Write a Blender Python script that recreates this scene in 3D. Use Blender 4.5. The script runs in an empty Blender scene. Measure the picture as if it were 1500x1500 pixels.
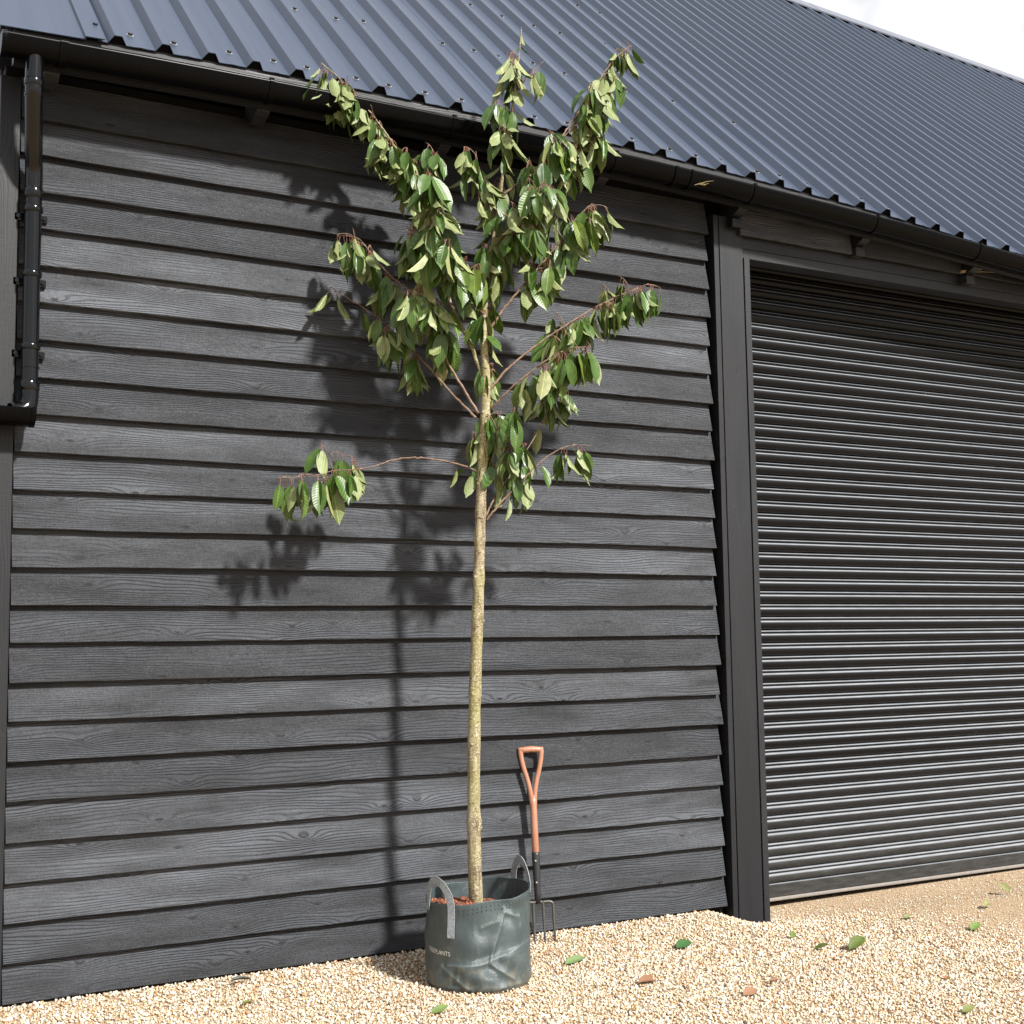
import bpy, math, random
import numpy as np
from mathutils import Vector, Matrix, Quaternion
random.seed(7); rng = np.random.default_rng(7)
S = bpy.context.scene
COL = S.collection

# ------------------------------------------------------------------ camera
CR = np.array([0.8710, -0.4911, -0.0140]); CU = np.array([-0.0356, -0.0914, 0.9952]); CW = np.array([0.4900, 0.8663, 0.0971])
CP = np.array([0.0, -5.4922, 1.3245]); FPX = 1960.0
cd = bpy.data.cameras.new('camera'); cam = bpy.data.objects.new('camera', cd); COL.objects.link(cam)
cd.sensor_width = 36; cd.lens = 36 * FPX / 1500; cd.clip_start = .05; cd.clip_end = 500
cam.matrix_world = Matrix(((CR[0], CU[0], -CW[0], CP[0]), (CR[1], CU[1], -CW[1], CP[1]), (CR[2], CU[2], -CW[2], CP[2]), (0, 0, 0, 1)))
S.camera = cam
def at(x, y, Y):                       # point of the place seen at photo pixel x,y standing Y metres from the wall plane
    d = CW + (x - 750) / FPX * CR + (750 - y) / FPX * CU
    return CP + d * (Y - CP[1]) / d[1]
def at_z(x, y, z):
    d = CW + (x - 750) / FPX * CR + (750 - y) / FPX * CU
    return CP + d * (z - CP[2]) / d[2]

# ------------------------------------------------------------------ light
SUN_TO = Vector((.36, -1.0, .93)).normalized()
EL = math.asin(SUN_TO.z); AZ = math.atan2(SUN_TO.x, SUN_TO.y)
W = bpy.data.worlds.new('World'); S.world = W; W.use_nodes = True
wn = W.node_tree.nodes; wl = W.node_tree.links
bg = wn['Background']; sky = wn.new('ShaderNodeTexSky'); sky.sky_type = 'NISHITA'; sky.sun_disc = False
sky.sun_elevation = EL; sky.sun_rotation = AZ; sky.air_density = 1.0; sky.dust_density = 2.0; sky.ozone_density = 1.0
tcw = wn.new('ShaderNodeTexCoord'); nzw = wn.new('ShaderNodeTexNoise'); nzw.inputs['Scale'].default_value = 2.1; nzw.inputs['Detail'].default_value = 6; nzw.inputs['Roughness'].default_value = .55
mpw = wn.new('ShaderNodeMapping'); mpw.inputs['Location'].default_value = (.3, 1.7, .4); wl.new(tcw.outputs['Generated'], mpw.inputs['Vector']); wl.new(mpw.outputs[0], nzw.inputs['Vector'])
mrw = wn.new('ShaderNodeMapRange'); mrw.inputs[1].default_value = .38; mrw.inputs[2].default_value = .475; mrw.inputs[3].default_value = .05; mrw.inputs[4].default_value = 1.0; wl.new(nzw.outputs[0], mrw.inputs[0])
mxw = wn.new('ShaderNodeMix'); mxw.data_type = 'RGBA'; wl.new(mrw.outputs[0], mxw.inputs[0]); wl.new(sky.outputs[0], mxw.inputs[6]); mxw.inputs[7].default_value = (8.2, 8.25, 8.35, 1)   # sunlit broken cloud
wl.new(mxw.outputs[2], bg.inputs[0]); bg.inputs[1].default_value = .07
sd = bpy.data.lights.new('sun', 'SUN'); sd.energy = 5.0; sd.angle = math.radians(4.0); sd.color = (1, .975, .935)
so = bpy.data.objects.new('sun', sd); COL.objects.link(so); so.location = (6, -12, 12)
so.rotation_euler = (-SUN_TO).to_track_quat('-Z', 'Y').to_euler()
S.view_settings.view_transform = 'Standard'; S.view_settings.look = 'None'; S.view_settings.gamma = 1
S.view_settings.use_curve_mapping = False; S.view_settings.exposure = .85
S.render.engine = 'CYCLES'; S.render.resolution_x = 1024; S.render.resolution_y = 1024

# ------------------------------------------------------------------ material helpers
class NT:
    def __init__(s, name):
        s.m = bpy.data.materials.new(name); s.m.use_nodes = True; s.t = s.m.node_tree; s.n = s.t.nodes; s.l = s.t.links
        s.b = s.n['Principled BSDF']; s.out = s.n['Material Output']
    def put(s, sock, v):
        if hasattr(v, 'is_output'): s.l.new(v, sock)
        elif isinstance(v, (tuple, list)) and len(v) == 3 and len(sock.default_value) == 4: sock.default_value = (*v, 1)
        else: sock.default_value = v
    def node(s, t, ins=None, **kw):
        n = s.n.new(t)
        for k, v in kw.items(): setattr(n, k, v)
        for k, v in (ins or {}).items(): s.put(n.inputs[k], v)
        return n
    def math(s, op, a, b=0.0, c=None, clamp=False):
        n = s.n.new('ShaderNodeMath'); n.operation = op; n.use_clamp = clamp
        s.put(n.inputs[0], a); s.put(n.inputs[1], b)
        if c is not None: s.put(n.inputs[2], c)
        return n.outputs[0]
    def vmath(s, op, a, b):
        n = s.n.new('ShaderNodeVectorMath'); n.operation = op; s.put(n.inputs[0], a); s.put(n.inputs[1], b); return n.outputs[0]
    def noise(s, vec, scale, detail=3, rough=.55, dist=0):
        return s.node('ShaderNodeTexNoise', {'Vector': vec, 'Scale': scale, 'Detail': detail, 'Roughness': rough, 'Distortion': dist}).outputs[0]
    def mix(s, f, a, b, blend='MIX'):
        n = s.n.new('ShaderNodeMix'); n.data_type = 'RGBA'; n.blend_type = blend; n.clamp_factor = True
        s.put(n.inputs[0], f); s.put(n.inputs[6], a); s.put(n.inputs[7], b); return n.outputs[2]
    def ramp(s, f, stops):
        n = s.n.new('ShaderNodeValToRGB'); e = n.color_ramp.elements
        while len(e) < len(stops): e.new(.5)
        for i, (p, c) in enumerate(stops): e[i].position = p; e[i].color = (*c, 1) if len(c) == 3 else c
        s.put(n.inputs[0], f); return n.outputs[0]
    def rng(s, v, a, b, c=0., d=1.):
        n = s.n.new('ShaderNodeMapRange'); s.put(n.inputs[0], v)
        for i, q in enumerate((a, b, c, d)): s.put(n.inputs[i + 1], q)
        return n.outputs[0]
    def obj(s): return s.node('ShaderNodeTexCoord').outputs['Object']
    def rand(s): return s.node('ShaderNodeObjectInfo').outputs['Random']
    def bump(s, h, strength, dist):
        n = s.node('ShaderNodeBump', {'Height': h, 'Strength': strength, 'Distance': dist}); s.l.new(n.outputs[0], s.b.inputs['Normal']); return n
    def set(s, **kw):
        for k, v in kw.items(): s.put(s.b.inputs[k.replace('_', ' ')], v)
        return s.m

def mat_timber(name, along, dark, light, seed=0., bump=.55, rough=.55, spec=.5):
    """black stained rough-sawn timber; along = axis index of the grain"""
    k = NT(name); o = k.obj(); r = k.math('ADD', k.math('MULTIPLY', k.rand(), 91.7), seed)
    off = k.node('ShaderNodeCombineXYZ', {'X': r, 'Y': k.math('MULTIPLY', r, .37), 'Z': k.math('MULTIPLY', r, 1.3)}).outputs[0]
    sx = k.node('ShaderNodeSeparateXYZ', {0: o}); A = sx.outputs[along]; B = sx.outputs[0 if along == 2 else 2]
    def vec(a, b): return k.vmath('ADD', k.node('ShaderNodeCombineXYZ', {'X': k.math('MULTIPLY', A, a), 'Y': k.math('MULTIPLY', B, b)}).outputs[0], off)
    warp = k.noise(vec(.9, 5.5), 1, 3, .5)
    vo = k.node('ShaderNodeTexVoronoi', {'Vector': vec(2.1, 6.2), 'Scale': 1.0, 'Randomness': 1.0}, voronoi_dimensions='2D').outputs['Distance']
    knot = k.math('POWER', k.rng(vo, .34, .0, 0, 1), 2.2)
    ph = k.math('ADD', k.math('ADD', k.math('MULTIPLY', B, 560), k.math('MULTIPLY', warp, 72)), k.math('MULTIPLY', knot, 19))
    band = k.math('ADD', k.math('MULTIPLY', k.math('SINE', ph), .5), .5)
    band = k.math('SUBTRACT', 1.0, k.math('POWER', band, 3.0))
    fib = k.noise(vec(14, 420), 1, 3, .7)
    saw = k.noise(vec(330, 24), 1, 2, .6)
    gmask = k.rng(k.noise(vec(1.3, 7), 1, 2), .38, .62, 0, 1)
    spk = k.noise(vec(240, 420), 1, 2, .6)
    pat = k.noise(vec(1.7, 9), 1, 4, .6)
    h = k.math('ADD', k.math('ADD', k.math('MULTIPLY', k.math('MULTIPLY', band, gmask), .62), k.math('MULTIPLY', fib, .75)),
               k.math('ADD', k.math('MULTIPLY', saw, .38), k.math('MULTIPLY', spk, .50)))
    f = k.math('ADD', k.math('MULTIPLY', k.rng(pat, .3, .72, 0, 1), .42), k.math('MULTIPLY', k.rng(h, .75, 1.55, 0, 1), .58))
    c = k.mix(f, dark, light); c = k.mix(1.0, c, k.ramp(k.rand(), [(0, (.50, .51, .54)), (.5, (.88, .89, .91)), (1, (1.6, 1.59, 1.57))]), 'MULTIPLY')
    c = k.mix(k.rng(vo, .045, .02, 0, .55), c, tuple(q * .5 for q in dark))
    hb = k.math('SUBTRACT', h, k.math('MULTIPLY', k.rng(vo, .06, .02, 0, 1), .7))
    k.bump(hb, bump, .0035)
    ro = k.rng(pat, .3, .7, rough + .1, rough - .1)
    return k.set(Base_Color=c, Roughness=ro, Specular_IOR_Level=spec)
M = {}
M['board'] = mat_timber('black_stained_weatherboard', 0, (.0022, .0026, .0034), (.074, .080, .092), 0, 1.0, .54, .40)
M['post'] = mat_timber('black_planed_post', 2, (.0045, .0048, .006), (.014, .015, .018), 5, .25, .5, .4)
M['rail'] = mat_timber('black_planed_rail', 0, (.007, .0073, .0085), (.020, .021, .024), 9, .25, .5, .4)

def simple(name, col, rough, spec=.5, metal=0., nscale=0, nstr=0, colvar=0., coat=0.):
    k = NT(name); o = k.obj(); c = col
    if colvar:
        n = k.noise(o, nscale or 8, 4, .6); c = k.mix(n, tuple(q * (1 - colvar) for q in col), tuple(min(1, q * (1 + colvar)) for q in col))
    if nstr: k.bump(k.noise(o, nscale, 4, .6), nstr, .002)
    if coat: k.b.inputs['Coat Weight'].default_value = coat; k.b.inputs['Coat Roughness'].default_value = .12
    return k.set(Base_Color=c, Roughness=rough, Specular_IOR_Level=spec, Metallic=metal)
M['plastic'] = simple('black_gutter_plastic', (.0018, .0019, .0021), .26, .07, nscale=30, nstr=.04, colvar=.4)
M['pipe'] = simple('glossy_black_pipe', (.002, .0023, .0028), .14, .38, nscale=25, nstr=.05, colvar=.4)
M['black'] = simple('dark_void_boarding', (.004, .004, .004), .8, .15, colvar=.3)
M['screw'] = simple('dark_screw_head', (.02, .02, .022), .4, .5)
M['washer'] = simple('pale_washer', (.42, .42, .40), .35, .5, .6)
M['rubber'] = simple('pale_dusty_door_seal', (.20, .18, .16), .8, .3, nscale=40, colvar=.3)
M['straw'] = simple('dry_straw', (.42, .34, .17), .7, .3)

k = NT('grey_blue_coated_roof_steel'); o = k.obj()
st = k.noise(k.vmath('MULTIPLY', o, (30, 1.2, 1.2)), 1, 4, .6); pt = k.noise(o, 1.3, 4, .6)
c = k.mix(k.rng(k.math('ADD', k.math('MULTIPLY', st, .6), k.math('MULTIPLY', pt, .4)), .35, .65, 0, 1), (.025, .037, .064), (.037, .050, .080))
k.bump(k.noise(o, 160, 2, .5), .05, .001)
M['roof'] = k.set(Base_Color=c, Roughness=k.rng(pt, .3, .7, .36, .5), Specular_IOR_Level=.55)
M['ridge'] = simple('ridge_flashing_steel', (.12, .13, .16), .4, .6, colvar=.15, nscale=3)

k = NT('black_shutter_lath'); o = k.obj()
sz = k.node('ShaderNodeSeparateXYZ', {0: k.node('ShaderNodeNewGeometry').outputs['Position']})
d1 = k.noise(k.vmath('MULTIPLY', k.node('ShaderNodeNewGeometry').outputs['Position'], (9, 1, 60)), 1, 5, .65)
d2 = k.noise(k.vmath('MULTIPLY', k.node('ShaderNodeNewGeometry').outputs['Position'], (120, 40, 300)), 1, 3, .6)
low = k.rng(sz.outputs[2], .65, -.05, 0, .5)                     # mud splash on the lowest laths
dust = k.math('MULTIPLY', k.math('ADD', k.math('MULTIPLY', low, k.rng(d1, .25, .7, .35, 1)), k.rng(d1, .66, .8, 0, .25)), k.rng(d2, .25, .65, .3, 1), clamp=True)
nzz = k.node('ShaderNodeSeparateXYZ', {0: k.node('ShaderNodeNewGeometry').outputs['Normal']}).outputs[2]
lath_glint = k.math('MULTIPLY', k.rng(nzz, .42, .70, 0, 1), k.rng(d1, .2, .6, .65, 1))      # bright highlight bands painted into the colour on each lath's upper side
c = k.mix(dust, (.0035, .0035, .0037), (.125, .122, .118)); c = k.mix(lath_glint, c, (.25, .26, .275))
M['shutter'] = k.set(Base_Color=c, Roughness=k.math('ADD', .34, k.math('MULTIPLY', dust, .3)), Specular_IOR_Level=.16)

k = NT('ground_sand_and_grit'); o = k.node('ShaderNodeNewGeometry').outputs['Position']
v1 = k.node('ShaderNodeTexVoronoi', {'Vector': o, 'Scale': 115.0}); n1 = k.noise(o, 2.2, 5, .6); n2 = k.noise(o, 420, 3, .7); n3 = k.noise(o, 45, 4, .6)
c = k.ramp(k.node('ShaderNodeSeparateColor', {0: v1.outputs['Color']}).outputs[0], [(0, (.22, .145, .085)), (.35, (.33, .235, .145)), (.7, (.43, .335, .225)), (1, (.58, .49, .37))])
c = k.mix(k.rng(n1, .35, .7, .25, .8), c, (.33, .235, .145))
c = k.mix(k.rng(n3, .6, .75, 0, .45), c, (.20, .14, .085))
k.bump(k.math('ADD', k.math('MULTIPLY', v1.outputs['Distance'], .8), k.math('ADD', k.math('MULTIPLY', n2, .4), k.math('MULTIPLY', n3, .6))), .7, .006)
M['ground'] = k.set(Base_Color=c, Roughness=.9, Specular_IOR_Level=.2)

k = NT('crushed_gravel'); a = k.node('ShaderNodeAttribute', attribute_name='tint'); o = k.obj()
n = k.noise(o, 260, 3, .6)
c = k.mix(.35, a.outputs['Color'], k.mix(n, (.35, .24, .14), (.85, .80, .70)), 'OVERLAY')
M['gravel'] = k.set(Base_Color=c, Roughness=.75, Specular_IOR_Level=.3)

k = NT('cherry_trunk_bark'); o = k.obj()
n1 = k.noise(k.vmath('MULTIPLY', o, (40, 40, 9)), 1, 4, .65); n2 = k.noise(k.vmath('MULTIPLY', o, (55, 55, 190)), 1, 3, .6); n3 = k.noise(o, 4.5, 3, .6); n4 = k.noise(o, 130, 3, .6)
c = k.mix(k.rng(n1, .38, .62, 0, 1), (.120, .085, .045), (.330, .280, .180))
c = k.mix(k.rng(n3, .42, .66, 0, .85), c, (.240, .225, .075))
c = k.mix(k.rng(n4, .54, .66, 0, .8), c, (.50, .46, .34))
c = k.mix(k.rng(n2, .58, .66, 0, .85), c, (.070, .045, .025))
k.bump(k.math('ADD', n2, k.math('MULTIPLY', n4, .7)), .6, .004)
M['bark'] = k.set(Base_Color=c, Roughness=.75, Specular_IOR_Level=.3)
k = NT('cherry_twig_bark'); o = k.obj(); n1 = k.noise(o, 55, 3, .6)
c = k.mix(k.rng(n1, .35, .65, 0, 1), (.085, .045, .030), (.21, .135, .085))
M['twig'] = k.set(Base_Color=c, Roughness=.6)
M['petiole'] = simple('reddish_petiole', (.17, .075, .040), .5)

def mat_leaf(name, a, b, cc, rough, trans):
    k = NT(name); o = k.obj(); r = k.rand()
    c = k.ramp(r, [(0, a), (.55, b), (1, cc)])
    sx = k.node('ShaderNodeSeparateXYZ', {0: o}); ay = k.math('ABSOLUTE', sx.outputs[1])
    vein = k.math('POWER', k.math('ABSOLUTE', k.math('SINE', k.math('MULTIPLY', k.math('SUBTRACT', sx.outputs[0], k.math('MULTIPLY', ay, .8)), 330))), 9)
    mid = k.rng(ay, .0022, .0006, 0, 1)
    vv = k.math('MAXIMUM', k.math('MULTIPLY', vein, .45), mid)
    n = k.noise(o, 38, 3, .6)
    c = k.mix(k.math('MULTIPLY', vv, .5), c, tuple(min(1, q * 2.0 + .03) for q in cc))
    c = k.mix(k.rng(n, .4, .75, 0, .5), c, tuple(q * .6 for q in a))
    k.bump(k.math('SUBTRACT', k.math('MULTIPLY', n, .35), vv), .5, .0016)
    k.set(Base_Color=c, Roughness=rough, Specular_IOR_Level=.5)
    tr = k.node('ShaderNodeBsdfTranslucent', {'Color': k.mix(.6, c, (.30, .42, .05))})
    mx = k.node('ShaderNodeMixShader', {0: trans, 1: k.b.outputs[0], 2: tr.outputs[0]})
    k.l.new(mx.outputs[0], k.out.inputs[0]); return k.m
M['leaf_top'] = mat_leaf('leaf_upper_side', (.026, .072, .014), (.066, .132, .020), (.150, .205, .034), .36, .26)
M['leaf_under'] = mat_leaf('leaf_pale_underside', (.14, .185, .062), (.22, .26, .100), (.33, .33, .150), .55, .2)

k = NT('woven_grey_green_bag'); o = k.obj(); sx = k.node('ShaderNodeSeparateXYZ', {0: o})
ang = k.math('ARCTAN2', sx.outputs[1], sx.outputs[0])
wv = k.math('ADD', k.math('SINE', k.math('MULTIPLY', ang, 520)), k.math('SINE', k.math('MULTIPLY', sx.outputs[2], 2400)))
n1 = k.noise(k.vmath('MULTIPLY', o, (60, 60, 12)), 1, 4, .6); n2 = k.noise(o, 7, 4, .6); n3 = k.noise(o, 26, 5, .65)
c = k.mix(k.rng(n2, .3, .7, 0, 1), (.028, .044, .047), (.058, .080, .082))
c = k.mix(k.rng(n1, .45, .75, 0, .35), c, (.085, .105, .10))
c = k.mix(k.rng(k.math('SUBTRACT', n3, sx.outputs[2]), .42, .62, 0, .55), c, (.155, .135, .085))
at_ = k.node('ShaderNodeAttribute', attribute_name='crease')
c = k.mix(k.math('MULTIPLY', at_.outputs['Fac'], .5), c, (.26, .28, .26))
k.bump(k.math('ADD', k.math('MULTIPLY', wv, .12), k.math('ADD', n1, k.math('MULTIPLY', n3, 1.6))), .45, .004)
M['bag'] = k.set(Base_Color=c, Roughness=k.rng(n3, .3, .7, .27, .42), Specular_IOR_Level=.7)
M['webbing'] = simple('grey_webbing', (.25, .275, .29), .7, .3, nscale=95, nstr=.8, colvar=.75)
M['bag_text'] = simple('white_print', (.62, .63, .60), .7)
k = NT('bark_mulch'); a = k.node('ShaderNodeAttribute', attribute_name='tint'); M['mulch'] = k.set(Base_Color=a.outputs['Color'], Roughness=.85)
k = NT('varnished_ash_handle'); o = k.obj()
n1 = k.noise(k.vmath('MULTIPLY', o, (120, 120, 7)), 1, 4, .6)
c = k.mix(n1, (.25, .105, .060), (.42, .205, .125)); M['ash'] = k.set(Base_Color=c, Roughness=.38, Specular_IOR_Level=.5)
k.b.inputs['Coat Weight'].default_value = .25
M['forged'] = simple('black_forged_steel', (.018, .018, .019), .4, .5, nscale=80, nstr=.2, colvar=.4)
M['tine'] = simple('worn_steel_tine', (.075, .07, .062), .42, .5, .3, nscale=70, colvar=.5)

# ------------------------------------------------------------------ object helpers
def link(name, me, parent=None, loc=(0, 0, 0)):
    o = bpy.data.objects.new(name, me); COL.objects.link(o); o.location = loc
    if parent is not None: o.parent = parent
    return o
def tag(o, label, cat, group=None, kind=None):
    o['label'] = label; o['category'] = cat
    if group: o['group'] = group
    if kind: o['kind'] = kind
    return o
def empty(name, loc):
    o = bpy.data.objects.new(name, None); o.empty_display_size = .1; COL.objects.link(o); o.location = loc; return o
class MB:
    def __init__(s, off=(0, 0, 0)): s.v = []; s.f = []; s.mi = []; s.off = np.array(off, float)
    def add(s, v, f, mi=0):
        b = len(s.v); s.v += [tuple(np.asarray(p, float) - s.off) for p in v]; s.f += [tuple(i + b for i in q) for q in f]; s.mi += [mi] * len(f)
    def box(s, a, b, mi=0):
        x0, y0, z0 = a; x1, y1, z1 = b
        s.add([(x0, y0, z0), (x1, y0, z0), (x1, y1, z0), (x0, y1, z0), (x0, y0, z1), (x1, y0, z1), (x1, y1, z1), (x0, y1, z1)],
              [(0, 3, 2, 1), (4, 5, 6, 7), (0, 1, 5, 4), (1, 2, 6, 5), (2, 3, 7, 6), (3, 0, 4, 7)], mi)
    def loft(s, rings, closed=True, caps=True, mi=0):
        n = len(rings[0]); v = [p for r in rings for p in r]; f = []
        for i in range(len(rings) - 1):
            for j in range(n if closed else n - 1):
                a = i * n + j; b = i * n + (j + 1) % n; f.append((a, b, b + n, a + n))
        if caps and closed: f += [tuple(range(n - 1, -1, -1)), tuple(range((len(rings) - 1) * n, len(rings) * n))]
        s.add(v, f, mi)
    def tube(s, pts, rad, seg=10, mi=0, caps=True, flat=None):
        pts = [np.asarray(p, float) for p in pts]; n = len(pts); rad = [rad] * n if np.isscalar(rad) else rad
        T = [pts[min(i + 1, n - 1)] - pts[max(i - 1, 0)] for i in range(n)]; T = [t / (np.linalg.norm(t) + 1e-12) for t in T]
        ref = np.array([0, 0, 1.]) if abs(T[0][2]) < .9 else np.array([1., 0, 0]); N = np.cross(T[0], ref); N /= np.linalg.norm(N); rings = []
        for i in range(n):
            N = N - T[i] * (N @ T[i]); N /= np.linalg.norm(N); B = np.cross(T[i], N)
            rings.append([pts[i] + rad[i] * (math.cos(a) * N + math.sin(a) * B) for a in (2 * math.pi * j / seg for j in range(seg))])
        s.loft(rings, True, caps, mi)
    def mesh(s, name, mats, smooth=False, angle=None):
        me = bpy.data.meshes.new(name); me.from_pydata(s.v, [], s.f); me.update()
        for m in (mats if isinstance(mats, (list, tuple)) else [mats]): me.materials.append(m)
        if any(s.mi): me.polygons.foreach_set('material_index', s.mi)
        if smooth:
            me.polygons.foreach_set('use_smooth', [True] * len(me.polygons))
            if angle: me.set_sharp_from_angle(angle=math.radians(angle))
        return me
    def build(s, name, mats, parent=None, smooth=False, angle=None, loc=(0, 0, 0)):
        return link(name, s.mesh(name, mats, smooth, angle), parent, loc)
def bevel(o, w, seg=2):
    b = o.modifiers.new('bevel', 'BEVEL'); b.width = w; b.segments = seg; b.limit_method = 'ANGLE'; return o
def spline(P, n):
    P = [np.asarray(p, float) for p in P]; P = [2 * P[0] - P[1]] + P + [2 * P[-1] - P[-2]]; out = []
    m = len(P) - 3
    for i in range(n):
        t = i / (n - 1) * m; k = min(int(t), m - 1); t -= k; a, b, c, d = P[k:k + 4]
        out.append(.5 * (2 * b + (c - a) * t + (2 * a - 5 * b + 4 * c - d) * t * t + (3 * b - a - 3 * c + d) * t ** 3))
    return out
def sst(a, b, x):
    t = np.clip((x - a) / (b - a), 0, 1); return t * t * (3 - 2 * t)

# ------------------------------------------------------------------ ground
def gz(X, Y):
    near = 1 - sst(0, .5, -Y); wr = sst(4.12, 4.45, X)
    z = -.057 * (1 - near) + near * ((1 - wr) * (-.014) + wr * (-.104 + .008 * np.clip(X - 4.5, 0, 3)))
    return z + .004 * np.sin(X * 5.1 + Y * 3.3) * np.sin(Y * 6.7 - X * 1.7) * sst(.05, .4, -Y)
xs = np.unique(np.concatenate([np.linspace(-60, 0, 7), np.linspace(0, 8, 81), np.linspace(8, 60, 7)]))
ys = np.unique(np.concatenate([np.linspace(-60, -3.2, 7), np.linspace(-3.2, .6, 48), np.linspace(.6, 60, 6)]))
XX, YY = np.meshgrid(xs, ys); ZZ = gz(XX, YY); nx = len(xs)
g = MB(); g.add(np.stack([XX.ravel(), YY.ravel(), ZZ.ravel()], 1), [(j * nx + i, j * nx + i + 1, (j + 1) * nx + i + 1, (j + 1) * nx + i) for j in range(len(ys) - 1) for i in range(nx - 1)])
go = g.build('ground', M['ground'], smooth=True); go['kind'] = 'structure'; go['label'] = 'pale sandy ground under the gravel'

# ------------------------------------------------------------------ barn
barn = tag(empty('barn', (0, 0, 0)), 'black weatherboarded barn with grey ribbed metal roof and roller shutter', 'barn')
XL, XR = .858, 4.300
w = MB(); w.box((.80, .0, -.3), (4.30, .12, 3.66)); wall = w.build('front_wall', M['black'], barn)
w = MB(); w.box((.80, .121, -.3), (.92, 9.4, 3.7)); w.box((15.0, .121, -.3), (15.12, 9.4, 3.7)); w.box((.92, 9.28, -.3), (15., 9.4, 3.7)); w.box((8.1, 0, -.3), (15.12, .12, 3.66)); w.build('outer_wall', M['black'], barn)
def weatherboard(x0, x1, z, h, parent, th=.046, wob=.0018, name='weatherboard', y0=0., nseg=40):
    m = MB(); rings = []; a = rng.normal(0, 1, 8); t = th + rng.normal(0, .0015); dz = rng.normal(0, .0018)
    for i in range(nseg + 1):
        x = x0 + (x1 - x0) * i / nseg
        wv = wob * (a[0] * math.sin(x * 1.3 + a[1]) + .6 * a[2] * math.sin(x * 3.9 + a[3]) + .35 * math.sin(x * 13 + a[4] * 3) + .3 * rng.normal())
        yy = .8 * wob * (a[5] * math.sin(x * 1.9 + a[6]))
        zb = z + dz + wv
        rings.append([(x, y0 - .014, zb), (x, y0 - t + yy + .003, zb + .0002), (x, y0 - t + yy, zb + .003), (x, y0 - .0105, z + h), (x, y0 - .001, z + h)])
    m.loft(rings); return m.build(name, M['board'], parent)
EXP = .15
for i in range(24):
    z = i * EXP - .006 + (.0 if i else .002)
    weatherboard(XL, XR - .012 + rng.uniform(-.012, .008), z, .176, wall)
# corner board at the left, door posts and lintel
m = MB(); m.box((.775, -.052, -.2), (.852, .0, 3.60)); bevel(m.build('corner_board', M['post'], barn), .003)
m = MB(); m.box((4.345, -.066, -.2), (4.499, .14, 3.55)); bevel(m.build('door_post', M['post'], barn), .003)
m = MB(); m.box((4.308, -.066, -.2), (4.339, .14, 3.55)); bevel(m.build('post_trim', M['post'], barn), .002)
m = MB(); m.box((4.506, -.067, -.2), (4.543, .14, 3.338)); bevel(m.build('post_trim', M['post'], barn), .002)
m = MB(); m.box((4.506, -.056, 3.341), (8.4, .05, 3.392)); bevel(m.build('door_head_trim', M['rail'], barn), .002)
m = MB(); m.box((4.506, -.052, 3.395), (8.4, .05, 3.56)); bevel(m.build('lintel', M['rail'], barn), .003)
m = MB(); m.box((8.0, -.06, -.2), (8.3, .12, 3.338)); bevel(m.build('door_post', M['post'], barn), .003)

# eaves: bowed a little along their length
def bow(X): return -.0085 * (X - 2.2) ** 2 if X < 6.4 else -.0085 * 4.2 ** 2 - .06 * (X - 6.4)
def rbow(X): return -.012 * (X - 2.5) ** 2 if X < 6.2 else -.012 * 3.7 ** 2 - .05 * (X - 6.2)
RAFT = [.95 + .87 * i for i in range(10)]
for X in RAFT:
    zt = 3.69 + bow(X)
    m = MB()
    prof = [(0.0, zt - .09), (-.07, zt - .115), (-.13, zt - .10), (-.165, zt - .085), (-.165, zt - .0), (0.0, zt + .05)]
    m.loft([[(X + dx, y, z) for y, z in prof] for dx in (-.03, .03)]); bevel(m.build('rafter_foot', M['rail'], barn), .003)
    if X > 4.3:
        m = MB(); m.box((X - .034, -.115, zt - .165), (X + .034, -.02, zt - .117)); bevel(m.build('rafter_corbel', M['rail'], barn), .003)
for a, b in zip(RAFT[:-1], RAFT[1:]):
    if a > 4.3:
        zb = 3.69 + bow((a + b) / 2)
        weatherboard(a + .04, b - .04, 3.452, .16, barn, th=.035, name='eave_board', y0=-.058, nseg=10)
        weatherboard(a + .04, b - .04, 3.585, .12, barn, th=.03, name='eave_board', y0=-.058, nseg=10)
m = MB(); rings = []
for i in range(60):
    X = .80 + (8.3 - .80) * i / 59; zt = 3.69 + bow(X)
    rings.append([(X, -.15, zt - .075), (X, -.19, zt - .075), (X, -.19, 3.775 + rbow(X)), (X, -.15, 3.775 + rbow(X))])
m.loft(rings); m.build('fascia', M['rail'], barn)
m = MB(); m.box((4.30, .05, 3.40), (8.4, .12, 3.66)); m.build('lintel_backing', M['black'], barn)

# roof
PIT = math.radians(42.5); CT, ST = math.cos(PIT), math.sin(PIT); YR = 4.70; SL = (YR + .2) / CT
EZ = 3.772
def rp(X, s, h): return (X, -.2 + s * CT - h * ST, EZ + s * ST + h * CT + rbow(X))
roof_core = MB(); rings = []
for i in range(50):
    X = .80 + 14.3 * i / 49; rings.append([rp(X, .06, -.012), rp(X, SL, -.012), rp(X, SL, -.09), rp(X, .10, -.09)])
roof_core.loft(rings); roof = roof_core.build('roof', M['black'], barn)
m = MB(); m.add([(.8, 9.6, 3.65), (15.1, 9.6, 3.2), (15.1, YR + .02, rp(15.1, SL, 0)[2] - .06), (.8, YR + .02, rp(.8, SL, 0)[2] - .06)], [(0, 1, 2, 3)])
so_ = m.build('rear_roof_slope', M['roof'], roof); sm = so_.modifiers.new('s', 'SOLIDIFY'); sm.thickness = .05
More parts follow.
